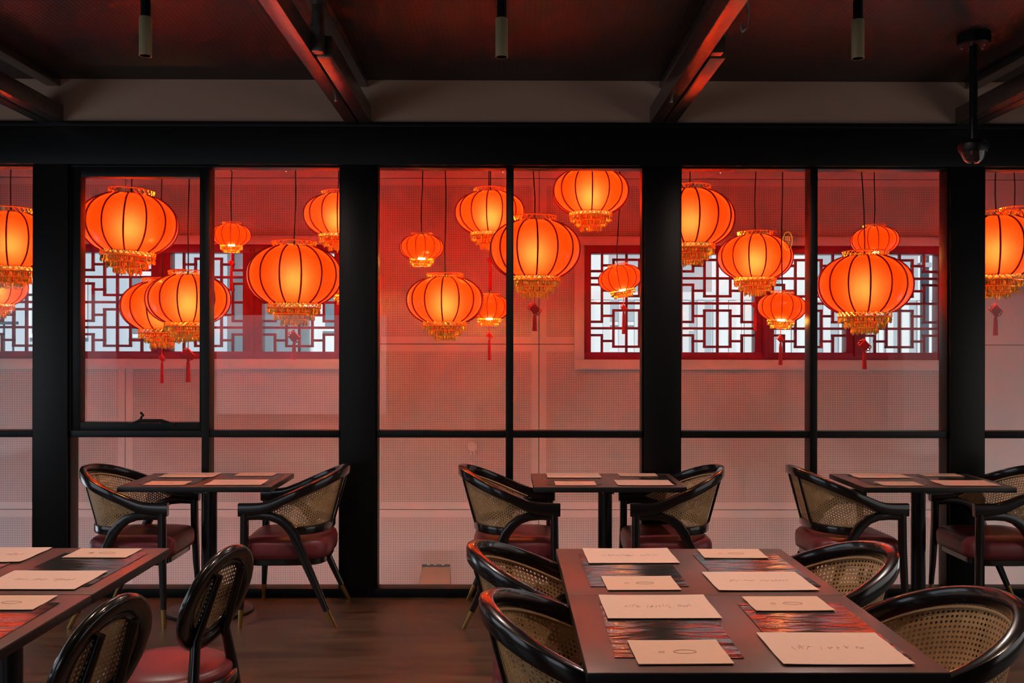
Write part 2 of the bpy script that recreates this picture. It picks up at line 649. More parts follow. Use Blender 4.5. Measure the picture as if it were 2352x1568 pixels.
# ------------------------------------------------------------------ roof trusses
for i, cx in enumerate((-2.733, -0.886, 0.948, 2.797)):
    t = struct(empty('trim_%d' % (6 + i), (cx, GY, 2.856)), 'black double steel truss beam with posts')
    bx('lower_chord', 'beam_black', -0.078, -0.006, -9.0, 0.0, -0.002, 0.098, t, bevel=0.003)
    bx('lower_chord', 'beam_black', 0.006, 0.078, -1.36, 0.0, -0.002, 0.098, t, bevel=0.003)
    bx('upper_chord', 'beam_black', -0.02, 0.06, -9.0, 0.0, 0.215, 0.256, t, bevel=0.003)
    for yy in (-1.42, -3.1, -4.8, -6.5, -8.2):
        bx('post', 'beam_black', 0.0, 0.05, yy - 0.03, yy + 0.03, 0.0, 0.22, t, bevel=0.002)
    for yy in (-0.55, -2.62, -4.3):
        MB().lathe([(0.0, -0.012), (0.009, -0.010), (0.011, -0.002)], 8, -0.04, yy).build('bolt', 'beam_black', t)

hk = MB()
hk.tube([(0, 0, 0.0), (0, 0, -0.035), (0.006, 0, -0.055), (0.0, 0, -0.075), (-0.016, 0, -0.08), (-0.024, 0, -0.07)], 0.004, 6)
h = hk.build('ceiling_hook', 'chrome', None)
h.location = (0.948 + 0.095, 4.30, CZ)
h.scale = (1.3, 1.3, 3.0)
tag(h, 'small curled metal hook hanging beside the right truss', 'hook')

# ------------------------------------------------------------------ corridor behind the glass
BY = 7.88         # face of the far corridor wall
FZ = -0.42
CC = 3.12
struct(bx('corridor_floor', 'corridor_floor', -5.3, 5.5, GY + 0.16, BY + 0.2, FZ - 0.08, FZ), 'plain corridor floor behind the glass')
struct(bx('corridor_ceiling', 'wall_dark', -5.3, 5.5, GY + 0.16, BY + 0.2, CC, CC + 0.06), 'dark corridor ceiling the lanterns hang from')
for nm, xa, xb in (('left', -5.4, -5.3), ('right', 5.5, 5.6)):
    # the corridor is open to the street at both ends through a wide doorway
    ew = struct(empty('wall_corridor_' + nm), 'pale end wall of the corridor with an open doorway')
    m_ = MB()
    m_.box(xa, xb, GY, GY + 0.30, FZ, 2.0).box(xa, xb, BY - 0.2, BY + 0.2, FZ, 2.0).box(xa, xb, GY, BY + 0.2, 2.0, CC)
    m_.build('wall_body', 'plain_panel', ew, smooth=0, fix=False)
struct(bx('wall_return_left', 'wall_dark', -5.4, -4.7, GY, GY + 0.16, FZ, CC), 'short return wall')
struct(bx('wall_return_right', 'wall_dark', 4.7, 5.6, GY, GY + 0.16, FZ, CC), 'short return wall')
struct(bx('wall_corridor_low', 'plain_panel', -5.3, 5.5, GY + 0.0, GY + 0.16, FZ, 0.0), 'upstand under the glazed wall')
struct(bx('wall_corridor_head', 'wall_dark', -5.3, 5.5, GY + 0.161, GY + 0.18, 2.66, CC), 'pale lining above the windows')

# openings of the two lattice windows (outer edge of the red frames)
WINS = ((-4.208, -1.218), (0.551, 3.560))
WZ0, WZ1 = 1.335, 2.386
wb = struct(empty('wall_front', (0, 0, 0)), 'pale pink perforated panel wall behind the lanterns')
core = MB()
for x0, x1 in ((-5.3, WINS[0][0]), (WINS[0][1], WINS[1][0]), (WINS[1][1], 5.5)):
    core.box(x0 if x0 < -5 else x0 - 0.03, x1 if x1 > 5 else x1 + 0.03, BY + 0.02, BY + 0.2, FZ, CC)
for x0, x1 in WINS:
    core.box(x0, x1, BY + 0.02, BY + 0.2, FZ, WZ0 + 0.03)
    core.box(x0, x1, BY + 0.02, BY + 0.2, WZ1 - 0.03, CC)
core.build('wall_core', 'outside_dark', wb, smooth=0, fix=False)
XJ = (-5.3, -2.997, -1.04, 0.269, 3.60, 5.5)
ZJ = (FZ, 0.225, 1.534, 2.844, CC)
pm = {}
for r_ in range(4):
    for c_ in range(5):
        x0, x1, z0, z1 = XJ[c_], XJ[c_ + 1], ZJ[r_], ZJ[r_ + 1]
        g = 0.0025
        x0 += g
        x1 -= g
        z0 += g
        z1 -= g
        rects = [(x0, x1, z0, z1)]
        for wx0, wx1 in WINS:
            nr = []
            for (p0, p1, q0, q1) in rects:
                ix0, ix1, iz0, iz1 = max(p0, wx0), min(p1, wx1), max(q0, WZ0), min(q1, WZ1)
                if ix0 >= ix1 or iz0 >= iz1:
                    nr.append((p0, p1, q0, q1))
                    continue
                if p0 < ix0:
                    nr.append((p0, ix0, q0, q1))
                if ix1 < p1:
                    nr.append((ix1, p1, q0, q1))
                if q0 < iz0:
                    nr.append((ix0, ix1, q0, iz0))
                if iz1 < q1:
                    nr.append((ix0, ix1, iz1, q1))
            rects = nr
        if not rects:
            continue
        mb = MB()
        for p0, p1, q0, q1 in rects:
            mb.box(p0 - x0, p1 - x0, 0, 0.02, q0 - z0, q1 - z0)
        W_, H_ = round(x1 - x0, 3), round(z1 - z0, 3)
        if r_ == 3 or c_ == 4:
            mn = 'plain_panel'
        else:
            mn = 'perforated_%d_%d' % (r_, c_)
            perforated(mn, W_, H_, (0.70, 0.60, 0.565), (0.19, 0.12, 0.11))
        o = mb.build('panel', mn, wb, smooth=0, fix=False)
        o.location = (x0, BY, z0)

# lattice windows
OPEN = (((-4.078, -3.510), (-3.360, -2.791), (-2.640, -2.070), (-1.919, -1.349)),
        ((0.679, 1.252), (1.404, 1.978), (2.130, 2.704), (2.856, 3.432)))
OZ0, OZ1 = 1.472, 2.251


def lattice_bars():
    """(x0, z0, x1, z1) in the unit square"""
    L = [(.5, 0, .5, 1), (0, .244, 1, .244), (0, .5, 1, .5), (0, .756, 1, .756)]
    for z0, z1 in ((.056, .427), (.573, .944)):
        L += [(.32, z0, .68, z0), (.32, z1, .68, z1), (.32, z0, .32, z1), (.68, z0, .68, z1)]
    H = []
    H += [(.16, 0, .16, .173), (0, .173, .16, .173), (0, .31, .16, .31), (.16, .31, .16, .69), (0, .69, .16, .69),
          (0, .827, .16, .827), (.16, .827, .16, 1)]
    H += [(.16, z, .32, z) for z in (.114, .371, .629, .886)]
    return L + H + [(1 - a, b, 1 - c, d) for a, b, c, d in H]


BARS = lattice_bars()
for wi, (x0, x1) in enumerate(WINS):
    root = struct(empty('window_%d' % (6 + wi), ((x0 + x1) / 2, BY, WZ0)),
                  'red lattice window in a cream casing, ' + ('left of the plain wall bay' if wi == 0 else 'right of the plain wall bay'))
    ox, oy, oz = -(x0 + x1) / 2, -BY, -WZ0

    def wp(name, m, a0, a1, y0, y1, c0, c1, par=None, bevel=0.0):
        return bx(name, m, a0 + ox, a1 + ox, y0 + oy, y1 + oy, c0 + oz, c1 + oz, par or root, bevel=bevel)

    cw = 0.074
    for a0, a1, c0, c1 in ((x0, x1, WZ0, WZ0 + 0.079), (x0, x1, WZ1 - 0.069, WZ1), (x0, x0 + cw, WZ0 + 0.079, WZ1 - 0.069), (x1 - cw, x1, WZ0 + 0.079, WZ1 - 0.069)):
        wp('casing', 'cream_frame', a0, a1, BY - 0.03, BY + 0.06, c0, c1, bevel=0.003)
    ra, rb, rc0, rc1 = x0 + cw, x1 - cw, WZ0 + 0.079, WZ1 - 0.069
    op = OPEN[wi]
    wp('red_frame', 'red_frame', ra, rb, BY - 0.015, BY + 0.10, rc0, OZ0, bevel=0.003)
    wp('red_frame', 'red_frame', ra, rb, BY - 0.015, BY + 0.10, OZ1, rc1, bevel=0.003)
    edges = [ra] + [e for p in op for e in p] + [rb]
    for k in range(0, len(edges), 2):
        e0, e1 = edges[k], edges[k + 1]
        wp('red_frame', 'red_frame', e0, e1, BY - 0.015, BY + 0.10, OZ0, OZ1, bevel=0.003)
        if 0 < k < len(edges) - 2:
            wp('cover_strip', 'red_frame', (e0 + e1) / 2 - 0.018, (e0 + e1) / 2 + 0.018, BY - 0.03, BY - 0.015, OZ0 - 0.03, OZ1 + 0.03, bevel=0.003)
    for (a, b) in op:
        sash = empty('lattice_sash', (a + ox, 0.03, OZ0 + oz))
        sash.parent = root
        W_, H_ = b - a, OZ1 - OZ0
        t = 0.0096
        for q, (u0, v0, u1, v1) in enumerate(BARS):
            xa, xb, za, zb = u0 * W_, u1 * W_, (1 - v1) * H_, (1 - v0) * H_
            xa, xb = min(xa, xb), max(xa, xb)
            horiz = abs(xb - xa) > abs(zb - za)
            dy = 0.001 * (q % 4)
            if horiz:
                bx('lattice_bar', 'red_lattice', max(0, xa - t), min(W_, xb + t), dy, 0.024 + dy, za - t, za + t, sash)
            else:
                bx('lattice_bar', 'red_lattice', xa - t, xa + t, dy + .0005, 0.0235 + dy, max(0, za - t), min(H_, zb + t), sash)
        bx('glass_pane', 'pane_glass', 0, W_, 0.045, 0.049, 0, H_, sash)

# small fittings on and under the perforated wall
f = empty('wall_knob', (-0.258, BY, 0.725))
tag(f, 'small round pale hook ring with two prongs on the perforated wall', 'hook')
MB().tube([(0.034 * math.cos(a * PI / 12), -0.012, 0.034 * math.sin(a * PI / 12)) for a in range(24)], 0.005, 6, closed=True).build('ring', 'cream_frame', f)
MB().lathe([(0.0, 0.0), (0.032, 0.0), (0.032, 0.010), (0.0, 0.010)], 20).build('disc', 'plain_panel', f).rotation_euler = (R(90), 0, 0)
for sx in (-0.013, 0.013):
    MB().tube([(sx, -0.012, -0.03), (sx, -0.014, -0.068)], 0.006, 6).build('prong', 'cream_frame', f)
for _x, _l in ((-3.1, 'slim strip lamp on the corridor floor behind the left sill'), (0.0, 'slim strip lamp on the corridor floor behind the middle sill'), (3.1, 'slim strip lamp on the corridor floor behind the right sill')):
    f = empty('strip_lamp', (_x, 6.42, FZ))
    tag(f, _l, 'lamp', 'floor strip lamps in the corridor')
    MB().box(-1.47, 1.47, -0.04, 0.04, 0.0, 0.03).box(-1.47, 1.47, -0.04, -0.005, 0.0295, 0.075).build('housing', 'grey_metal', f, smooth=0)
f = empty('floor_box', (-0.53, 7.5, FZ))
tag(f, 'grey sloping metal box low behind the glass', 'box')
mb = MB()
mb.v = [(-0.13, -0.10, 0), (0.13, -0.10, 0), (0.13, 0.10, 0), (-0.13, 0.10, 0), (-0.13, -0.10, 0.06), (0.13, -0.10, 0.06), (0.115, 0.10, 0.265), (-0.10, 0.10, 0.265)]
mb.f = [(0, 3, 2, 1), (4, 5, 6, 7), (0, 1, 5, 4), (1, 2, 6, 5), (2, 3, 7, 6), (3, 0, 4, 7)]
mb.build('body', 'grey_metal', f, bevel=0.006)
bx('lid_edge', 'outside_dark', -0.10, 0.115, 0.09, 0.112, 0.262, 0.27, f)
for sx in (-0.05, 0.0, 0.06):
    bx('clip', 'cream_frame', sx - 0.01, sx + 0.01, 0.088, 0.1, 0.27, 0.274, f)

# ------------------------------------------------------------------ lanterns
ASP = {'b': 0.605, 'm': 0.565, 's': 0.535}
NR = 14
RT, RB = 0.46, 0.57
LM = {}


def prof(asp, n=22):
    """(r, z) of the shade from bottom rim to top rim"""
    pts = []
    e = 2.15
    tb = (1 - RB ** e) ** (1 / e)
    tt = (1 - RT ** e) ** (1 / e)
    for k in range(n + 1):
        t = -1 + 2 * k / n
        s = t * tt if t > 0 else t * tb
        r = (1 - abs(s) ** e) ** (1 / e)
        pts.append((r, asp * t))
    return pts


def lace(r0, r1, z0, z1, n, wire):
    mb = MB()
    for r, z in ((r0, z0), (r1, z1)):
        mb.tube([(r * math.cos(2 * PI * k / n), r * math.sin(2 * PI * k / n), z) for k in range(n)], wire * 1.25, 4, closed=True)
    m = n
    for k in range(m):
        for sgn in (-1, 1):
            a0 = 2 * PI * k / m
            a1 = 2 * PI * (k + 0.5 * sgn * 2) / m
            mb.tube([(r0 * math.cos(a0), r0 * math.sin(a0), z0), (r1 * math.cos(a1), r1 * math.sin(a1), z1)], wire, 3, caps=False)
    return mb


def fringe(r, z, hgt, n, rnd):
    mb = MB()
    k0 = 64
    mb.tube([(r * math.cos(2 * PI * k / 28), r * math.sin(2 * PI * k / 28), z) for k in range(28)], 0.014, 4, closed=True)
    for k in range(n):
        a = 2 * PI * (k + rnd.uniform(-0.3, 0.3)) / n
        l = hgt * rnd.uniform(0.6, 1.1)
        rr = r * rnd.uniform(0.96, 1.05)
        c, s_ = math.cos(a), math.sin(a)
        w_ = 0.019
        # short stem ending in a pointed bead
        p = Vector((rr * c, rr * s_, z))
        sd = Vector((-s_, c, 0)) * w_
        nr = Vector((c, s_, 0)) * w_
        zm = z - l * rnd.uniform(0.35, 0.6)
        mb.grid_rings([[p + sd * .4, p + nr * .4, p - sd * .4, p - nr * .4],
                       [Vector((p.x, p.y, zm)) + d for d in (sd, nr, -sd, -nr)],
                       [Vector((p.x, p.y, z - l * .8)) + d for d in (sd * 1.2, nr * 1.2, -sd * 1.2, -nr * 1.2)],
                       [Vector((p.x, p.y, z - l)) + d * .1 for d in (sd, nr, -sd, -nr)]], True, False, True)
        # upward crown point
        if k % 2 == 0:
            mb.v += [tuple(p + sd), tuple(p - sd), tuple(p + Vector((0, 0, hgt * 0.28)))]
            q = len(mb.v)
            mb.f.append((q - 3, q - 2, q - 1))
    return mb


rndf = random.Random(3)
for k, asp in ASP.items():
    P_ = prof(asp)
    n = NR * 5
    rings = []
    for r, z in P_:
        ring = []
        for i in range(n):
            a = 2 * PI * i / n
            ph = (a * NR / (2 * PI)) % 1.0
            rr = r * (1 - 0.016 * abs(math.cos(PI * ph)) ** 6)
            ring.append((rr * math.cos(a), rr * math.sin(a), z))
        rings.append(ring)
    LM[k, 'shade'] = MB().grid_rings(rings).mesh('lantern_shade', 'lantern_fabric', smooth=60)
    LM[k, 'rib'] = MB().tube([(r * 1.012, 0, z * 1.01) for r, z in P_], 0.019, 6).mesh('lantern_rib', 'rib_red')
    LM[k, 'top_collar'] = lace(RT, RT * 1.04, asp, asp + 0.12, 26, 0.010).mesh('lantern_collar', 'gold_lace')
    LM[k, 'bottom_collar'] = lace(RB, RB * 1.0, -asp - 0.11, -asp, 30, 0.010).mesh('lantern_collar', 'gold_lace')
    hg = MB()
    for a in (0.2, PI / 2 + 0.2):
        hg.tube([(RT * math.cos(a), RT * math.sin(a), asp + 0.02), (0, 0, asp + 0.05), (-RT * math.cos(a), -RT * math.sin(a), asp + 0.02)], 0.012, 5)
    hg.tube([(0, 0, asp + 0.03), (0, 0, asp + 0.22)], [0.03, 0.012], 6)
    LM[k, 'hanger'] = hg.mesh('lantern_hanger', 'cord')
    zb = -asp - 0.12
    LM[k, 'fringe'] = [fringe(RB * 0.93, zb, 0.13, 74, rndf).mesh('fringe', 'gold_bead'),
                       fringe(RB * 0.72, zb - 0.12, 0.14, 60, rndf).mesh('fringe', 'gold_bead'),
                       fringe(RB * 0.48, zb - 0.24, 0.15, 42, rndf).mesh('fringe', 'gold_bead')]
    band = MB()
    for rr, z0, z1 in ((RB * 0.93, zb, zb + 0.03), (RB * 0.70, zb - 0.10, zb), (RB * 0.46, zb - 0.22, zb - 0.11)):
        band.lathe([(rr * .98, z0), (rr, z1)], 28)
    LM[k, 'band'] = band.mesh('fringe_band', 'tassel_red')
    blb = MB()
    rb = {'b': 0.125, 'm': 0.135, 's': 0.17}[k]
    zc = {'b': -0.08, 'm': -0.10, 's': -asp + 0.02}[k]
    blb.lathe([(rb * math.cos(R(a)), zc + rb * math.sin(R(a))) for a in (-88, -54, -18, 18, 54, 88)], 9, cap0=True, cap1=True)
    LM[k, 'bulb'] = blb.mesh('lantern_bulb', 'bulb_small' if k == 's' else 'bulb')

# tassel parts in metres, origin at the top
kn = MB()
for sc_, yy in ((1, 0),):
    kn.grid_rings([[(0.0, -0.008, 0.02), (0.0, 0.008, 0.02), (0.0, 0.008, 0.02), (0.0, -0.008, 0.02)],
                   [(-0.028, -0.010, -0.012), (-0.028, 0.010, -0.012), (0.028, 0.010, -0.012), (0.028, -0.010, -0.012)],
                   [(0.0, -0.008, -0.044), (0.0, 0.008, -0.044), (0.0, 0.008, -0.044), (0.0, -0.008, -0.044)]])
for a in range(6):
    an = R(-80 + a * 32) if a < 3 else R(100 + (a - 3) * 32)
    c_, s_ = math.cos(an), math.sin(an)
    kn.tube([(0.020 * c_ + 0.008 * math.cos(b * PI / 4) + 0.008 * c_, 0, -0.012 + 0.020 * s_ + 0.008 * math.sin(b * PI / 4) + 0.006 * s_) for b in range(8)], 0.003, 4, closed=True)
KNOT = kn.mesh('tassel_knot', 'tassel_red')
STR = MB().lathe([(0.004, 0.0), (0.009, -0.06), (0.012, -0.2), (0.014, -0.62), (0.016, -1.0)][::-1], 9, cap0=True, cap1=True).mesh('tassel_strand', 'tassel_red')

LANT = [
    ('b', -3.267, 6.60, 2.207, 0.289, 0, -3.261, 0, 'large glowing red lantern cut by the left picture edge', 0),
    ('m', -3.664, 7.20, 1.933, 0.208, 0, -3.664, 0, 'lower lantern peeping out under the one at the left picture edge', 0),
    ('b', -2.446, 6.50, 2.308, 0.301, 3, -2.466, 0, 'large slightly tilted lantern hanging highest behind the awning sash', 0),
    ('m', -2.440, 7.10, 1.797, 0.284, 0, -2.444, 1.246, 'lantern with red tassel half hidden behind another behind the awning sash', 1),
    ('m', -2.039, 6.42, 1.814, 0.260, 0, -2.033, 1.276, 'front lantern with tassel crossing behind the left mullion', 2),
    ('s', -1.976, 7.20, 2.314, 0.139, 0, -2.061, 1.908, 'small lantern on a slanting cord just right of the left mullion', 1),
    ('b', -1.376, 6.50, 1.974, 0.301, 0, -1.354, 1.421, 'large wide lantern low in the pane left of the second column', 2),
    ('m', -1.174, 7.00, 2.435, 0.239, 0, -1.174, 0, 'high lantern cut off by the second column on its right', 0),
    ('s', -1.179, 7.50, 2.008, 0.197, 0, -1.179, 0, 'lantern almost wholly hidden behind the large wide one by the second column', 0),
    ('s', -0.579, 6.90, 2.200, 0.149, 0, -0.573, 0, 'small lantern with bright bulb, leftmost in the middle bay', 0),
    ('m', -0.404, 6.70, 1.825, 0.256, 0, -0.401, 0, 'lowest full lantern in the middle bay, gold fringe and no tassel', 0),
    ('m', -0.107, 7.12, 2.470, 0.249, 0, -0.113, 1.909, 'high lantern behind the middle mullion, partly behind the largest one', 1),
    ('b', 0.193, 6.50, 2.148, 0.293, 0, 0.176, 1.608, 'largest lantern of the middle bay with a knotted red tassel', 2),
    ('s', -0.118, 7.50, 1.811, 0.157, 0, -0.124, 1.408, 'small lantern with tassel tucked behind the lowest one of the middle bay', 1),
    ('m', 0.583, 6.80, 2.574, 0.256, 0, 0.610, 0, 'highest lantern of the middle bay, touching the window head', 0),
    ('s', 0.820, 7.10, 2.003, 0.155, -11, 0.830, 1.599, 'small tilted lantern in front of the lattice left of the third column', 1),
    ('b', 1.225, 6.60, 2.370, 0.289, 0, 1.208, 0, 'large lantern cut off by the third column on its left', 0),
    ('m', 1.760, 7.00, 2.147, 0.257, 0, 1.763, 1.623, 'medium lantern left of the right mullion above a small one', 1),
    ('s', 1.780, 6.40, 1.769, 0.153, 3, 1.780, 1.393, 'small lantern with thin tassel low beside the right mullion', 1),
    ('s', 2.605, 7.00, 2.267, 0.162, -2, 2.608, 0, 'small lantern above and behind the large one right of the right mullion', 0),
    ('b', 2.353, 6.50, 1.922, 0.297, 0, 2.316, 1.363, 'large lantern with knotted tassel right of the right mullion', 2),
    ('b', 3.164, 6.40, 2.160, 0.305, 0, 3.159, 1.584, 'large lantern with knotted tassel at the right picture edge', 2),
    ('m', 3.696, 7.20, 2.385, 0.208, 0, 3.690, 0, 'lantern peeping out above the one at the right picture edge', 0),
]
for k, x, y, z, rad, tilt, ctop, tz, label, tas in LANT:
    asp = ASP[k]
    root = empty('red_lantern', (x, y, z))
    root.rotation_euler = (0, R(tilt), random.uniform(0, 0.45))
    tag(root, label, 'lantern', 'red lanterns hanging behind the glass wall')

    def add(name, me, ang=0.0):
        o = obj(name, me, root)
        o.scale = (rad, rad, rad)
        o.rotation_euler = (0, 0, ang)
        return o

    sh = add('shade', LM[k, 'shade'])
    for q in range(NR):
        rb_ = obj('rib', LM[k, 'rib'], sh)
        rb_.rotation_euler = (0, 0, 2 * PI * q / NR)
    add('top_collar', LM[k, 'top_collar'])
    add('bottom_collar', LM[k, 'bottom_collar'])
    add('hanger', LM[k, 'hanger'])
    add('bulb', LM[k, 'bulb'])
    fb = add('fringe_band', LM[k, 'band'])
    for q, me in enumerate(LM[k, 'fringe'] if k != 's' else LM[k, 'fringe'][:2]):
        add('fringe', me, random.uniform(0, 6))
    inv = root.rotation_euler.to_matrix().inverted()
    # cord up to the corridor ceiling
    zt = asp * rad + 0.2 * rad
    top = Vector((ctop - x, 0, CC - z))
    st = root.rotation_euler.to_matrix() @ Vector((0, 0, zt))
    pts = []
    for q in range(9):
        u = q / 8
        if q <= 4 and k == 's' and abs(top.x) > 0.05:
            p = Vector((st.x * (1 - u) + 0.0, 0, st.z + (top.z - st.z) * u))
        else:
            p = st.lerp(top, u)
        p.x += 0.004 * math.sin(u * 9 + x * 5) * (0 < q < 8)
        pts.append(inv @ p)
    MB().tube(pts, 0.0042, 5).build('cord', 'cord', root)
    if tas:
        # the tassel hangs plumb below the lantern
        zb = -(asp + 0.12 + (0.36 if k != 's' else 0.22)) * rad
        length = max(0.1, z - tz + zb)
        thr = 0.22 * length
        base = root.rotation_euler.to_matrix() @ Vector((0, 0, zb))
        MB().tube([inv @ (base + Vector((0, 0, 0.1))), inv @ (base + Vector((0, 0, -thr)))], 0.003, 4).build('tassel_cord', 'tassel_red', root)
        kz = thr + 0.01
        kb = obj('tassel_knot', KNOT, root)
        s_ = 1.25 if tas == 2 else 0.75
        kb.scale = (s_, s_, s_)
        kb.location = inv @ (base + Vector((0, 0, -kz)))
        kb.rotation_euler = inv.to_euler()
        sl = length - kz - 0.044 * s_
        so = obj('tassel_strand', STR, root)
        so.scale = (1 if tas == 2 else .8, 1 if tas == 2 else .8, max(0.05, sl))
        so.location = inv @ (base + Vector((0, 0, -kz - 0.04 * s_)))
        so.rotation_euler = inv.to_euler()


# ------------------------------------------------------------------ tables
def make_table(W_, D_):
    t = empty('dining_table')
    tp = MB().box(-W_ / 2, W_ / 2, -D_ / 2, D_ / 2, 0.722, 0.75).build('tabletop', 'table_top', t, bevel=0.002)
    MB().box(-W_ / 2 - 0.001, W_ / 2 + 0.001, -D_ / 2 - 0.001, D_ / 2 + 0.001, 0.7205, 0.7475).build('edge_band', 'table_edge', tp, bevel=0.002)
    MB().box(-0.2, 0.2, -0.03, 0.03, 0.70, 0.721).box(-0.03, 0.03, -0.2, 0.2, 0.699, 0.7205).build('top_bracket', 'table_metal', t, smooth=0)
    MB().lathe([(0.040, 0.014), (0.040, 0.705)], 24, cap0=True, cap1=True).build('column', 'table_metal', t)
    MB().lathe([(0.240, 0.0), (0.244, 0.004), (0.244, 0.012), (0.238, 0.017), (0.06, 0.020), (0.045, 0.03)], 48, cap0=True, cap1=True).build('base', 'table_metal', t)
    return t


TABLES = (
    ('wl', -1.680, 5.685, 0.83, 0.585, 'small dark table by the glass below the awning sash'),
    ('wm', 0.573, 5.685, 0.83, 0.585, 'small dark table by the glass in the middle bay'),
    ('wr', 2.368, 5.685, 0.83, 0.585, 'small dark table by the glass at the far right'),
    ('rf', 0.614, 3.380, 0.843, 0.700, 'foreground right dark table, the one nearer the glass'),
    ('rn', 0.614, 2.666, 0.843, 0.724, 'foreground right dark table, the one nearest the viewer'),
    ('lf', -1.677, 3.390, 0.843, 0.700, 'foreground left dark table, the one nearer the glass'),
    ('ln', -1.677, 2.672, 0.843, 0.724, 'foreground left dark table, the one nearest the viewer'),
)
TD = {}
for key, x, y, W_, D_, lab in TABLES:
    t = make_table(W_, D_)
    t.location = (x, y, 0)
    tag(t, lab, 'table', 'dark pedestal tables')
    TD[key] = (x, y, W_, D_)


# paper goods, laid out in the same way on every table
def scribble(w_, d_, rnd, kind):
    mb = MB()
    if kind == 'menu':
        u = -0.30
        while u < 0.32:
            l = rnd.uniform(0.012, 0.07) * d_
            a = rnd.uniform(-0.3, 0.3)
            x0 = u * w_
            y0 = rnd.uniform(-0.03, 0.03) * d_
            mb.sweep([(x0, y0 - l, 0), (x0 + a * l, y0, 0), (x0 + a * l * 2 + 0.003, y0 + l, 0)], 0.0011, 0.0003, rnd=0, seg=1)
            if rnd.random() < 0.5:
                mb.sweep([(x0, y0, 0), (x0 + 0.008, y0 + 0.002, 0)], 0.0011, 0.0003, rnd=0, seg=1)
            u += rnd.uniform(0.018, 0.04) if rnd.random() < .88 else 0.08
    else:
        n = 22
        mb.sweep([(0.015 + 0.028 * math.cos(2 * PI * k / n), 0.014 * math.sin(2 * PI * k / n), 0) for k in range(n)], 0.002, 0.0003, rnd=0, seg=1, closed=True)
        for k in range(4):
            mb.sweep([(-0.05 + k * 0.004, -0.008, 0), (-0.048 + k * 0.004, 0.006, 0)], 0.002, 0.0003, rnd=0, seg=1)
    return mb


def sheet(name, x, y, z, w_, d_, th, m, rz, label, cat, group, kind, rnd, lift=0.0):
    root = empty(name, (x, y, z))
    root.rotation_euler = (0, 0, rz)
    tag(root, label, cat, group)
    mb = MB()
    nx, ny = 10, 8
    top = [[((i / nx - .5) * w_, (j / ny - .5) * d_, th + lift * (abs(2 * i / nx - 1) ** 3) * (0.5 + 0.5 * math.sin(j * 1.3 + x * 9)) * 0.5 + lift * (abs(2 * j / ny - 1) ** 4) * .5) for i in range(nx + 1)] for j in range(ny + 1)]
    bot = [[(p[0], p[1], p[2] - th) for p in r] for r in top]
    mb.grid_rings(top, False)
    mb.grid_rings([list(reversed(r)) for r in bot], False)
    loop_t = top[0][:-1] + [r[-1] for r in top[:-1]] + list(reversed(top[-1]))[:-1] + [r[0] for r in reversed(top)][:-1]
    loop_b = [(p[0], p[1], p[2] - th) for p in loop_t]
    mb.grid_rings([loop_b, loop_t])
    mb.build('sheet', m, root, smooth=60)
    if kind:
        s = scribble(w_, d_, rnd, kind).build('print', 'ink', root, smooth=0)
        s['kind'] = 'stuff'
        s.location = (0, 0, th + 0.0006 + lift * 0.1)
        if kind == 'menu':
            s.location.y = 0.02 * d_
    return root


rp = random.Random(11)
TN = {'wl': 'window table below the awning sash', 'wm': 'window table in the middle bay', 'wr': 'window table at the far right',
      'rf': 'foreground right table nearer the glass', 'rn': 'foreground right table nearest the viewer',
      'lf': 'foreground left table nearer the glass', 'ln': 'foreground left table nearest the viewer'}
SLOT = {  # side, x0, x1, y0, y1 on an .843 x .728 top measured from its near left corner
    'placemat_l': (0.078, 0.390, 0.107, 0.615), 'menu_l': (0.095, 0.413, 0.447, 0.707), 'card_l': (0.127, 0.355, 0.048, 0.239),
    'placemat_r': (0.496, 0.800, 0.100, 0.620), 'card_r': (0.525, 0.752, 0.533, 0.697), 'menu_r': (0.464, 0.776, 0.044, 0.309)}
for key, (x, y, W_, D_) in TD.items():
    for nm, (a0, a1, b0, b1) in SLOT.items():
        kind, side = nm.split('_')
        if key == 'ln' and nm != 'card_r' and nm != 'placemat_r':
            continue
        sx, sy = W_ / 0.843, D_ / 0.728
        px = x - W_ / 2 + (a0 + a1) / 2 * sx + rp.uniform(-.006, .006)
        py = y - D_ / 2 + (b0 + b1) / 2 * sy + rp.uniform(-.005, .005)
        w_, d_ = (a1 - a0) * sx, (b1 - b0) * sy
        rz = R(rp.uniform(-1.2, 1.2))
        sd = 'left' if side == 'l' else 'right'
        if kind == 'placemat':
            sheet('placemat', px, py, 0.7504, w_, d_, 0.0012, 'placemat', rz, 'shiny dark placemat on the %s half of the %s' % (sd, TN[key]), 'placemat', 'shiny dark placemats', None, rp, 0.002)
        elif kind == 'menu':
            sheet('menu', px, py, 0.7530, w_, d_, 0.0012, 'paper', rz, 'large pale menu sheet on the %s half of the %s' % (sd, TN[key]), 'menu', 'large menu sheets on the tables', 'menu', rp, 0.003)
        else:
            sheet('menu_card', px, py, 0.7530, w_, d_, 0.0016, 'paper_warm', rz, 'small pale menu card on the %s half of the %s' % (sd, TN[key]), 'card', 'small menu cards on the tables', 'card', rp, 0.002)


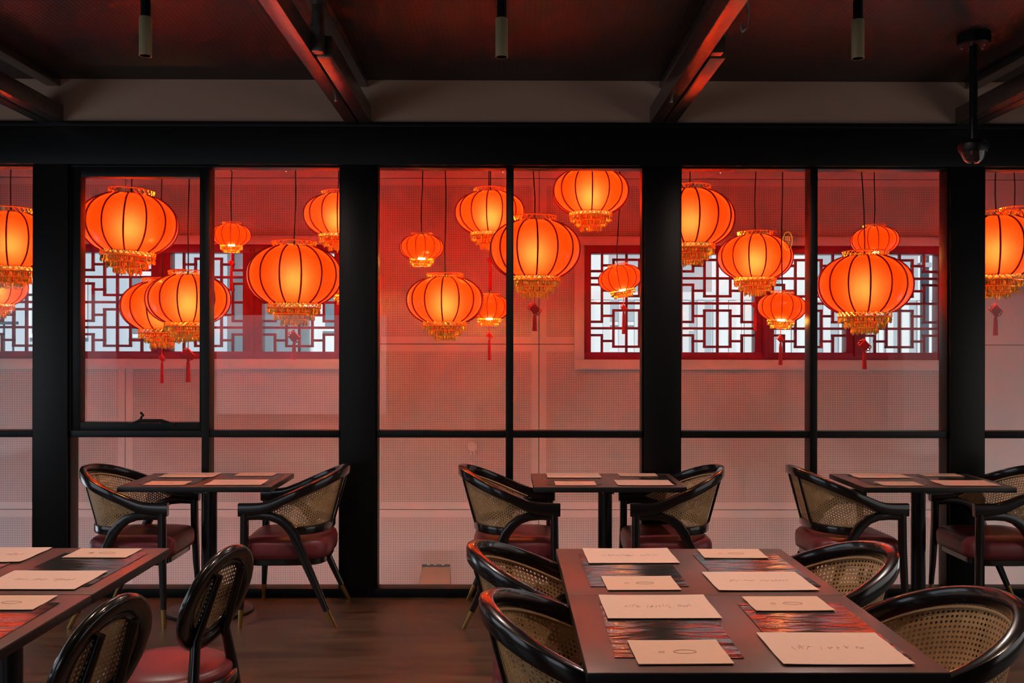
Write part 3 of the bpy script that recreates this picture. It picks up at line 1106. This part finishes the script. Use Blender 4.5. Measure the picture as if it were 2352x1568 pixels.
# ------------------------------------------------------------------ cane armchair (front faces +X)
def make_armchair():
    t = empty('cane_armchair')
    AX, RX, RYY = -0.02, 0.255, 0.292

    def hoop_z(x):
        k = 0.125 - x
        s = max(0.0, k)
        s = (math.sqrt(k * k + 0.0012) + k) / 2
        return 0.640 + 0.442 * s

    def hoop(inset=0.0, dz=0.0, x_front=0.268):
        pts = []
        for q in range(9):
            u = q / 9
            xx = x_front + (AX - x_front) * u
            yy = 0.278 + (RYY - 0.278) * u
            pts.append((xx, -(yy - inset)))
        for q in range(29):
            a = -PI / 2 - PI * q / 28
            pts.append((AX + (RX - inset) * math.cos(a), (RYY - inset) * math.sin(a)))
        # second half mirrored
        pts += [(p[0], -p[1]) for p in reversed(pts[:9])]
        return [Vector((p[0], p[1], hoop_z(p[0]) + dz)) for p in pts]

    P_ = hoop()
    n = len(P_)
    Hs = []
    for p in P_:
        u = max(0, min(1, (p.x - 0.02) / 0.2))
        Hs.append(0.050 + 0.020 * u)
    for p, h_ in zip(P_, Hs):
        p.z -= (h_ - 0.050) / 2
    MB().sweep(P_, 0.040, Hs, rnd=0.22).build('top_rail', 'lacquer', t)
    # lower back rail
    LX, LRX, LRY, LZ = -0.035, 0.155, 0.262, 0.515
    low = [Vector((LX + LRX * math.cos(a), LRY * math.sin(a), LZ)) for a in [PI / 2 + PI * q / 24 for q in range(25)]]
    MB().sweep(low, 0.034, 0.046, rnd=0.2).build('back_rail', 'lacquer', t)

    def side_path(s):
        pr = [(0.245, 0.598, .280), (0.16, 0.600, .281), (0.10, 0.596, .281), (0.05, 0.580, .281), (0.008, 0.548, .281), (-0.024, 0.505, .281),
              (-0.050, 0.445, .282), (-0.085, 0.36, .285), (-0.150, 0.215, .292), (-0.2065, 0.09, .299)]
        return [Vector((a, s * c, b)) for a, b, c in pr]

    for s in (-1, 1):
        sp = side_path(s)
        MB().sweep(sp, [.034, .034, .034, .034, .034, .034, .034, .033, .030, .027], [.046, .044, .046, .050, .054, .054, .050, .046, .038, .030], up=(0.3, 0, 1), rnd=0.3).build('rear_leg', 'lacquer', t)
        MB().sweep([(-0.2065, s * .299, 0.09), (-0.252, s * .304, 0.0)], [.028, .021], [.031, .023], up=(1, 0, 0), rnd=0.45).build('brass_foot', 'brass', t)
        MB().sweep([(0.236, s * .280, 0.612), (0.238, s * .281, 0.45), (0.245, s * .288, 0.25), (0.252, s * .296, 0.10)], [.040, .040, .036, .028], [.044, .044, .038, .029], up=(1, 0, 0), rnd=0.35).build('front_leg', 'lacquer', t)
        MB().sweep([(0.252, s * .296, 0.10), (0.256, s * .300, 0.0)], [.029, .022], [.030, .022], up=(1, 0, 0), rnd=0.45).build('brass_foot', 'brass', t)
    # cane back: ruled between the top rail and the lower rail / rear leg curve
    T = hoop(inset=0.006, dz=-0.022, x_front=0.105)
    sideL = [v for v in side_path(-1)][2:6]
    sideR = [v for v in side_path(1)][2:6]

    def resample(P, m):
        d = [0]
        for i in range(1, len(P)):
            d.append(d[-1] + (P[i] - P[i - 1]).length)
        out = []
        for q in range(m):
            s = d[-1] * q / (m - 1)
            i = 1
            while i < len(P) - 1 and d[i] < s:
                i += 1
            u = (s - d[i - 1]) / max(1e-9, d[i] - d[i - 1])
            out.append(P[i - 1].lerp(P[i], u))
        return out

    B = [v + Vector((0, 0, 0.022)) for v in sideL] + [Vector((v.x, v.y, v.z + 0.018)) for v in reversed(low)][2:-2] + [v + Vector((0, 0, 0.022)) for v in reversed(sideR)]
    m = 61
    Tr, Br = resample(T, m), resample(B, m)
    rows = 9
    mb = MB()
    mb.uv = []
    du = 0
    for i in range(m):
        if i:
            du += ((Tr[i] - Tr[i - 1]).length * 0.6 + (Br[i] - Br[i - 1]).length * 0.4)
        h_ = (Tr[i] - Br[i]).length
        for j in range(rows):
            u = j / (rows - 1)
            p = Br[i].lerp(Tr[i], u)
            # slight outward belly
            mb.v.append(tuple(p))
            mb.uv.append((du, 0.3 + (u - 1) * h_))
    for i in range(m - 1):
        for j in range(rows - 1):
            a = i * rows + j
            mb.f.append((a, a + rows, a + rows + 1, a + 1))
    mb.build('cane_back', 'cane', t, smooth=80, fix=False)
    bd = MB()
    bd.tube([p + Vector((0, 0, -0.004)) for p in hoop(inset=0.016, dz=-0.022, x_front=0.105)], 0.0042, 5)
    bd.tube([p + Vector((0, 0, 0.002)) for p in Br], 0.0036, 5)
    bd.build('cane_trim', 'cane_bead', t)
    for yy in (-0.075, 0.075):
        a = math.asin(yy / LRY)
        x0 = LX - LRX * math.cos(a) - 0.008
        b = math.asin(yy / RYY)
        x1 = AX - RX * math.cos(b) - 0.004
        MB().sweep([(x0, yy, LZ), (x1, yy * 1.05, hoop_z(x1) - 0.01)], 0.018, 0.012, up=(1, 0, 0), rnd=0.3).build('back_stile', 'lacquer', t)

    # seat
    def outline(ins, n=44):
        pts = []
        hx0, hx1, hy = -0.205, 0.268, 0.262
        for q in range(n):
            a = 2 * PI * q / n
            c, s = math.cos(a), math.sin(a)
            ex = 0.30
            px = math.copysign(abs(c) ** ex, c)
            py = math.copysign(abs(s) ** ex, s)
            xx = (hx0 + hx1) / 2 + px * ((hx1 - hx0) / 2 - ins)
            taper = 1.0 if xx > 0 else 1 - 0.18 * (xx / hx0) ** 2
            pts.append((xx, py * (hy - ins) * taper))
        return pts

    lev = [(0.020, 0.352), (0.004, 0.360), (0.0, 0.385), (0.0, 0.425), (0.006, 0.445), (0.022, 0.460), (0.06, 0.469), (0.13, 0.475), (0.2, 0.477)]
    MB().grid_rings([[(p[0], p[1], z) for p in outline(i_)] for i_, z in lev], True, True, True).build('seat', 'leather', t, smooth=60)
    lev = [(0.035, 0.318), (0.02, 0.325), (0.02, 0.354)]
    MB().grid_rings([[(p[0], p[1], z) for p in outline(i_)] for i_, z in lev], True, True, True).build('seat_frame', 'lacquer', t, smooth=40)
    return t


proto = make_armchair()
CH = ((-2.078, 5.640, 0.0, 'cane armchair left of the window table below the awning sash'),
      (-1.170, 5.645, PI + 0.03, 'cane armchair right of the window table, standing before the second column'),
      (0.030, 5.640, 0.0, 'cane armchair left of the window table in the middle bay'),
      (0.943, 5.640, PI, 'cane armchair right of the window table in the middle bay'),
      (1.900, 5.640, 0.05, 'cane armchair left of the window table at the far right'),
      (2.800, 5.635, PI, 'cane armchair at the far right picture edge by the glass'),
      (0.165, 3.360, 0.0, 'cane armchair left of the foreground right tables, the farther one'),
      (0.226, 2.655, 0.0, 'cane armchair left of the foreground right tables, the nearest one'),
      (1.010, 3.345, PI, 'cane armchair right of the foreground tables with a red sheen on its rail'),
      (1.080, 2.680, PI, 'cane armchair nearest the lower right picture corner'))
for i, (x, y, rz, lab) in enumerate(CH):
    o = proto if i == 0 else copy_tree(proto)
    o.location = (x, y, 0)
    o.rotation_euler = (0, 0, rz)
    tag(o, lab, 'chair', 'black cane back armchairs')


# ------------------------------------------------------------------ oval back side chair (front faces +X)
def make_oval_chair():
    t = empty('oval_back_chair')
    tilt = Matrix.Translation((-0.165, 0, 0.700)) @ Euler((0, R(-20), 0)).to_matrix().to_4x4()
    A, B = 0.165, 0.155

    def ell(a, b, off, n=48):
        return [tilt @ Vector((off, a * math.cos(2 * PI * q / n), b * math.sin(2 * PI * q / n))) for q in range(n)]

    upv = tilt.to_3x3() @ Vector((1, 0, 0))
    MB().sweep(ell(A, B, 0), 0.050, 0.032, up=upv, rnd=0.45, closed=True, seg=4).build('oval_frame', 'lacquer', t, smooth=60)
    MB().sweep(ell(A - 0.034, B - 0.034, 0.0), 0.022, 0.018, up=upv, rnd=0.45, closed=True).build('inner_bead', 'lacquer', t, smooth=60)
    mb = MB()
    mb.uv = []
    n, m = 40, 6
    for j in range(m + 1):
        for q in range(n):
            a = 2 * PI * q / n
            yy, zz = (A - 0.035) * j / m * math.cos(a), (B - 0.035) * j / m * math.sin(a)
            mb.v.append(tuple(tilt @ Vector((0, yy, zz))))
            mb.uv.append((yy + .3, zz + .3))
    for j in range(m):
        for q in range(n):
            q2 = (q + 1) % n
            mb.f.append((j * n + q, j * n + q2, (j + 1) * n + q2, (j + 1) * n + q))
    mb.build('cane_back', 'cane', t, smooth=80, fix=False)
    for s in (-1, 1):
        top = tilt @ Vector((-0.018, s * 0.07, 0.10))
        mid = tilt @ Vector((-0.022, s * 0.085, -0.12))
        MB().sweep([top, mid, (-0.155, s * .115, 0.45), (-0.165, s * .14, 0.30), (-0.215, s * .175, 0.09)], [.026, .030, .032, .032, .026], [.026, .030, .034, .034, .026], up=(1, 0, 0), rnd=0.4).build('rear_leg', 'lacquer', t, smooth=60)
        MB().sweep([(-0.215, s * .175, 0.09), (-0.238, s * .187, 0.0)], [.026, .020], [.027, .020], up=(1, 0, 0), rnd=0.45).build('brass_foot', 'brass', t)
        MB().sweep([(0.14, s * .145, 0.42), (0.165, s * .165, 0.25), (0.185, s * .178, 0.09)], [.034, .032, .026], [.034, .032, .026], up=(1, 0, 0), rnd=0.4).build('front_leg', 'lacquer', t, smooth=60)
        MB().sweep([(0.185, s * .178, 0.09), (0.195, s * .185, 0.0)], [.026, .020], [.027, .020], up=(1, 0, 0), rnd=0.45).build('brass_foot', 'brass', t)
    MB().lathe([(0.19, 0.400), (0.212, 0.404), (0.218, 0.420), (0.214, 0.440), (0.200, 0.446)], 48, 0.01, 0, cap0=True, cap1=True).build('seat_ring', 'lacquer', t, smooth=60)
    MB().lathe([(0.198, 0.440), (0.203, 0.452), (0.198, 0.466), (0.180, 0.476), (0.13, 0.483), (0.06, 0.486)], 48, 0.01, 0, cap0=True, cap1=True).build('seat', 'leather', t, smooth=60)
    return t


op_ = make_oval_chair()
for i, (x, y, rz, lab) in enumerate(((-1.085, 3.250, PI - 0.27, 'oval backed cane chair at the left foreground tables, farther one with visible seat'),
                                     (-1.195, 2.60, PI - 0.25, 'oval backed cane chair at the left foreground tables, cut by the bottom edge'))):
    o = op_ if i == 0 else copy_tree(op_)
    o.location = (x, y, 0)
    o.rotation_euler = (0, 0, rz)
    tag(o, lab, 'chair', 'black oval backed cane chairs')

# ------------------------------------------------------------------ brass downlights
for x, lab in ((-1.663, 'brass tube downlight under the left ceiling bay'), (-0.018, 'brass tube downlight under the middle ceiling bay'), (1.635, 'brass tube downlight under the right ceiling bay')):
    t = empty('tube_downlight', (x, 4.61, CZ))
    tag(t, lab, 'lamp', 'brass ceiling downlights')
    MB().lathe([(0.026, -0.266), (0.029, -0.266), (0.029, -0.09), (0.027, -0.087), (0.0, -0.087)], 24).build('tube', 'brass_dull', t)
    MB().lathe([(0.0, -0.225), (0.026, -0.225), (0.026, -0.266)], 24).build('reflector', 'frame_black', t)
    MB().lathe([(0.022, -0.09), (0.022, 0.0)], 16, cap0=True, cap1=True).build('stem', 'frame_black', t)

# ------------------------------------------------------------------ security camera on its pole
t = empty('security_camera', (2.40, 5.09, CZ))
tag(t, 'black dome security camera on a long ceiling pole', 'camera')
MB().lathe([(0.078, -0.055), (0.082, -0.05), (0.082, 0.0)], 28, cap0=True, cap1=True).build('ceiling_mount', 'frame_black', t)
for a in range(5):
    an = a * 2 * PI / 5 + 0.3
    MB().lathe([(0.0, -0.072), (0.007, -0.07), (0.008, -0.054)], 8, 0.055 * math.cos(an), 0.055 * math.sin(an)).build('bolt', 'chrome', t)
MB().lathe([(0.020, -0.54), (0.020, -0.05)], 16, cap0=True, cap1=True).build('pole', 'frame_black', t)
MB().lathe([(0.066, -0.605), (0.073, -0.59), (0.073, -0.565), (0.06, -0.548), (0.025, -0.538)], 28, cap0=True, cap1=True).build('housing', 'frame_black', t)
MB().lathe([(0.002, -0.664), (0.025, -0.660), (0.044, -0.645), (0.056, -0.622), (0.064, -0.600)], 28, cap0=True, cap1=True).build('dome', 'dome_glass', t, smooth=80)

# ------------------------------------------------------------------ lit signs behind the viewer (seen mirrored in the glass)
t = empty('round_neon_sign', (3.33, 0.45, CZ))
tag(t, 'yellow oval neon emblem seen mirrored in the glass', 'sign')
MB().tube([(0.055 * math.cos(2 * PI * q / 28), 0, -0.34 + 0.105 * math.sin(2 * PI * q / 28)) for q in range(28)], 0.006, 6, closed=True).build('ring', 'neon_yellow', t)
gl = MB()
for seg_ in (((-.03, -.29), (.03, -.29)), ((-.02, -.29), (-.02, -.34)), ((.0, -.28), (.0, -.34)), ((.022, -.29), (.022, -.335)), ((-.03, -.335), (.03, -.335)),
             ((-.025, -.36), (.028, -.36)), ((-.02, -.36), (-.026, -.40)), ((.01, -.35), (.01, -.405)), ((-.01, -.38), (.028, -.385))):
    gl.tube([(seg_[0][0], 0, seg_[0][1]), (seg_[1][0], 0, seg_[1][1])], 0.004, 5)
gl.build('characters', 'neon_yellow', t)
MB().tube([(0, 0, -0.235), (0, 0, 0)], 0.004, 5).build('hanger', 'frame_black', t)

# ------------------------------------------------------------------ street outside the lattice windows
struct(bx('street', 'street', -30, 30, 9.0, 60, -4.2, -4.0), 'pale street far below the lattice windows')


def house(name, x0, x1, y, z1, m, label, wins, wm='outside_glass'):
    t = empty(name, ((x0 + x1) / 2, y, -4.0))
    tag(t, label, 'building')
    c = (x0 + x1) / 2
    bx('wall', m, x0 - c, x1 - c, 0, 5, 0, z1 + 4.0, t)
    for a0, a1, b0, b1 in wins:
        fr = bx('window', 'outside_white', a0 - c - .06, a1 - c + .06, -0.06, 0.02, b0 + 4 - .06, b1 + 4 + .06, t)
        bx('pane', wm, a0 - c, a1 - c, -0.07, -0.061, b0 + 4, b1 + 4, fr)
    return t


house('brick_house', -13.0, -7.6, 15.0, 6, 'outside_cream', 'cream and brick house seen through the far left lattice', [(-10.2, -9.2, 1.6, 3.0), (-8.6, -7.9, 1.4, 3.2)])
house('grey_house', -7.3, -3.9, 14.0, 3.1, 'outside_blue', 'blue grey block seen through the left lattice', [(-6.6, -5.9, 1.7, 2.4), (-5.2, -4.6, 1.7, 2.5), (-5.2, -4.6, 0.2, 1.2)])
house('white_house', -7.2, -0.2, 20.0, 5.0, 'outside_white', 'white building seen right in the left lattice', [(-4.9, -4.3, 1.9, 2.7), (-3.6, -3.1, 1.9, 2.7)])
hb = house('pale_house', 1.1, 7.4, 14.5, 6.0, 'outside_white', 'pale house with tall shutters seen through the right lattice',
           [(1.5, 2.1, 1.9, 3.4), (2.5, 3.0, 1.4, 3.6), (3.5, 4.0, 1.4, 3.6), (4.5, 4.9, 1.4, 3.6), (5.5, 6.0, 1.4, 3.6)], 'outside_grey')
# balcony with white balusters in front of the pale house
t = empty('balcony_railing', (3.4, 12.6, 0.9))
tag(t, 'white balcony railing with upright slats before the pale house', 'railing')
bx('top_rail', 'outside_white', -2.4, 2.4, 0, 0.08, 1.22, 1.32, t)
bx('bottom_rail', 'outside_white', -2.4, 2.4, 0, 0.08, 0.0, 0.12, t)
for q in range(24):
    bx('baluster', 'outside_white', -2.36 + q * 0.2, -2.27 + q * 0.2, 0.01, 0.06, 0.12, 1.22, t)
bx('deck', 'outside_grey', -2.4, 2.4, 0, 1.8, -0.12, 0.0, t)
for q in (-2.3, 0.0, 2.3):
    bx('support_post', 'outside_white', q - 0.06, q + 0.06, 0.1, 0.22, -4.9, -0.12, t)
t = empty('iron_railing', (-7.1, 13.0, 1.2))
tag(t, 'dark iron balcony railing at the far left lattice', 'railing')
bx('top_rail', 'outside_dark', -0.9, 0.75, 0, 0.04, 0.6, 0.64, t)
for q in range(14):
    bx('bar', 'outside_dark', -0.88 + q * 0.12, -0.86 + q * 0.12, 0.01, 0.03, -0.2, 0.6, t)
bx('deck', 'outside_white', -0.9, 0.75, 0, 0.9, -0.3, -0.2, t)
t = empty('drain_pipe', (4.62, 10.9, -4.0))
tag(t, 'dark upright post outside the right end of the lattice', 'post')
bx('post_body', 'outside_dark', -0.035, 0.035, 0, 0.07, 0, 9, t)
for q in range(4):
    bx('bracket', 'outside_grey', -0.06, 0.06, -0.01, 0.08, 4.0 + q * 1.2, 4.05 + q * 1.2, t)
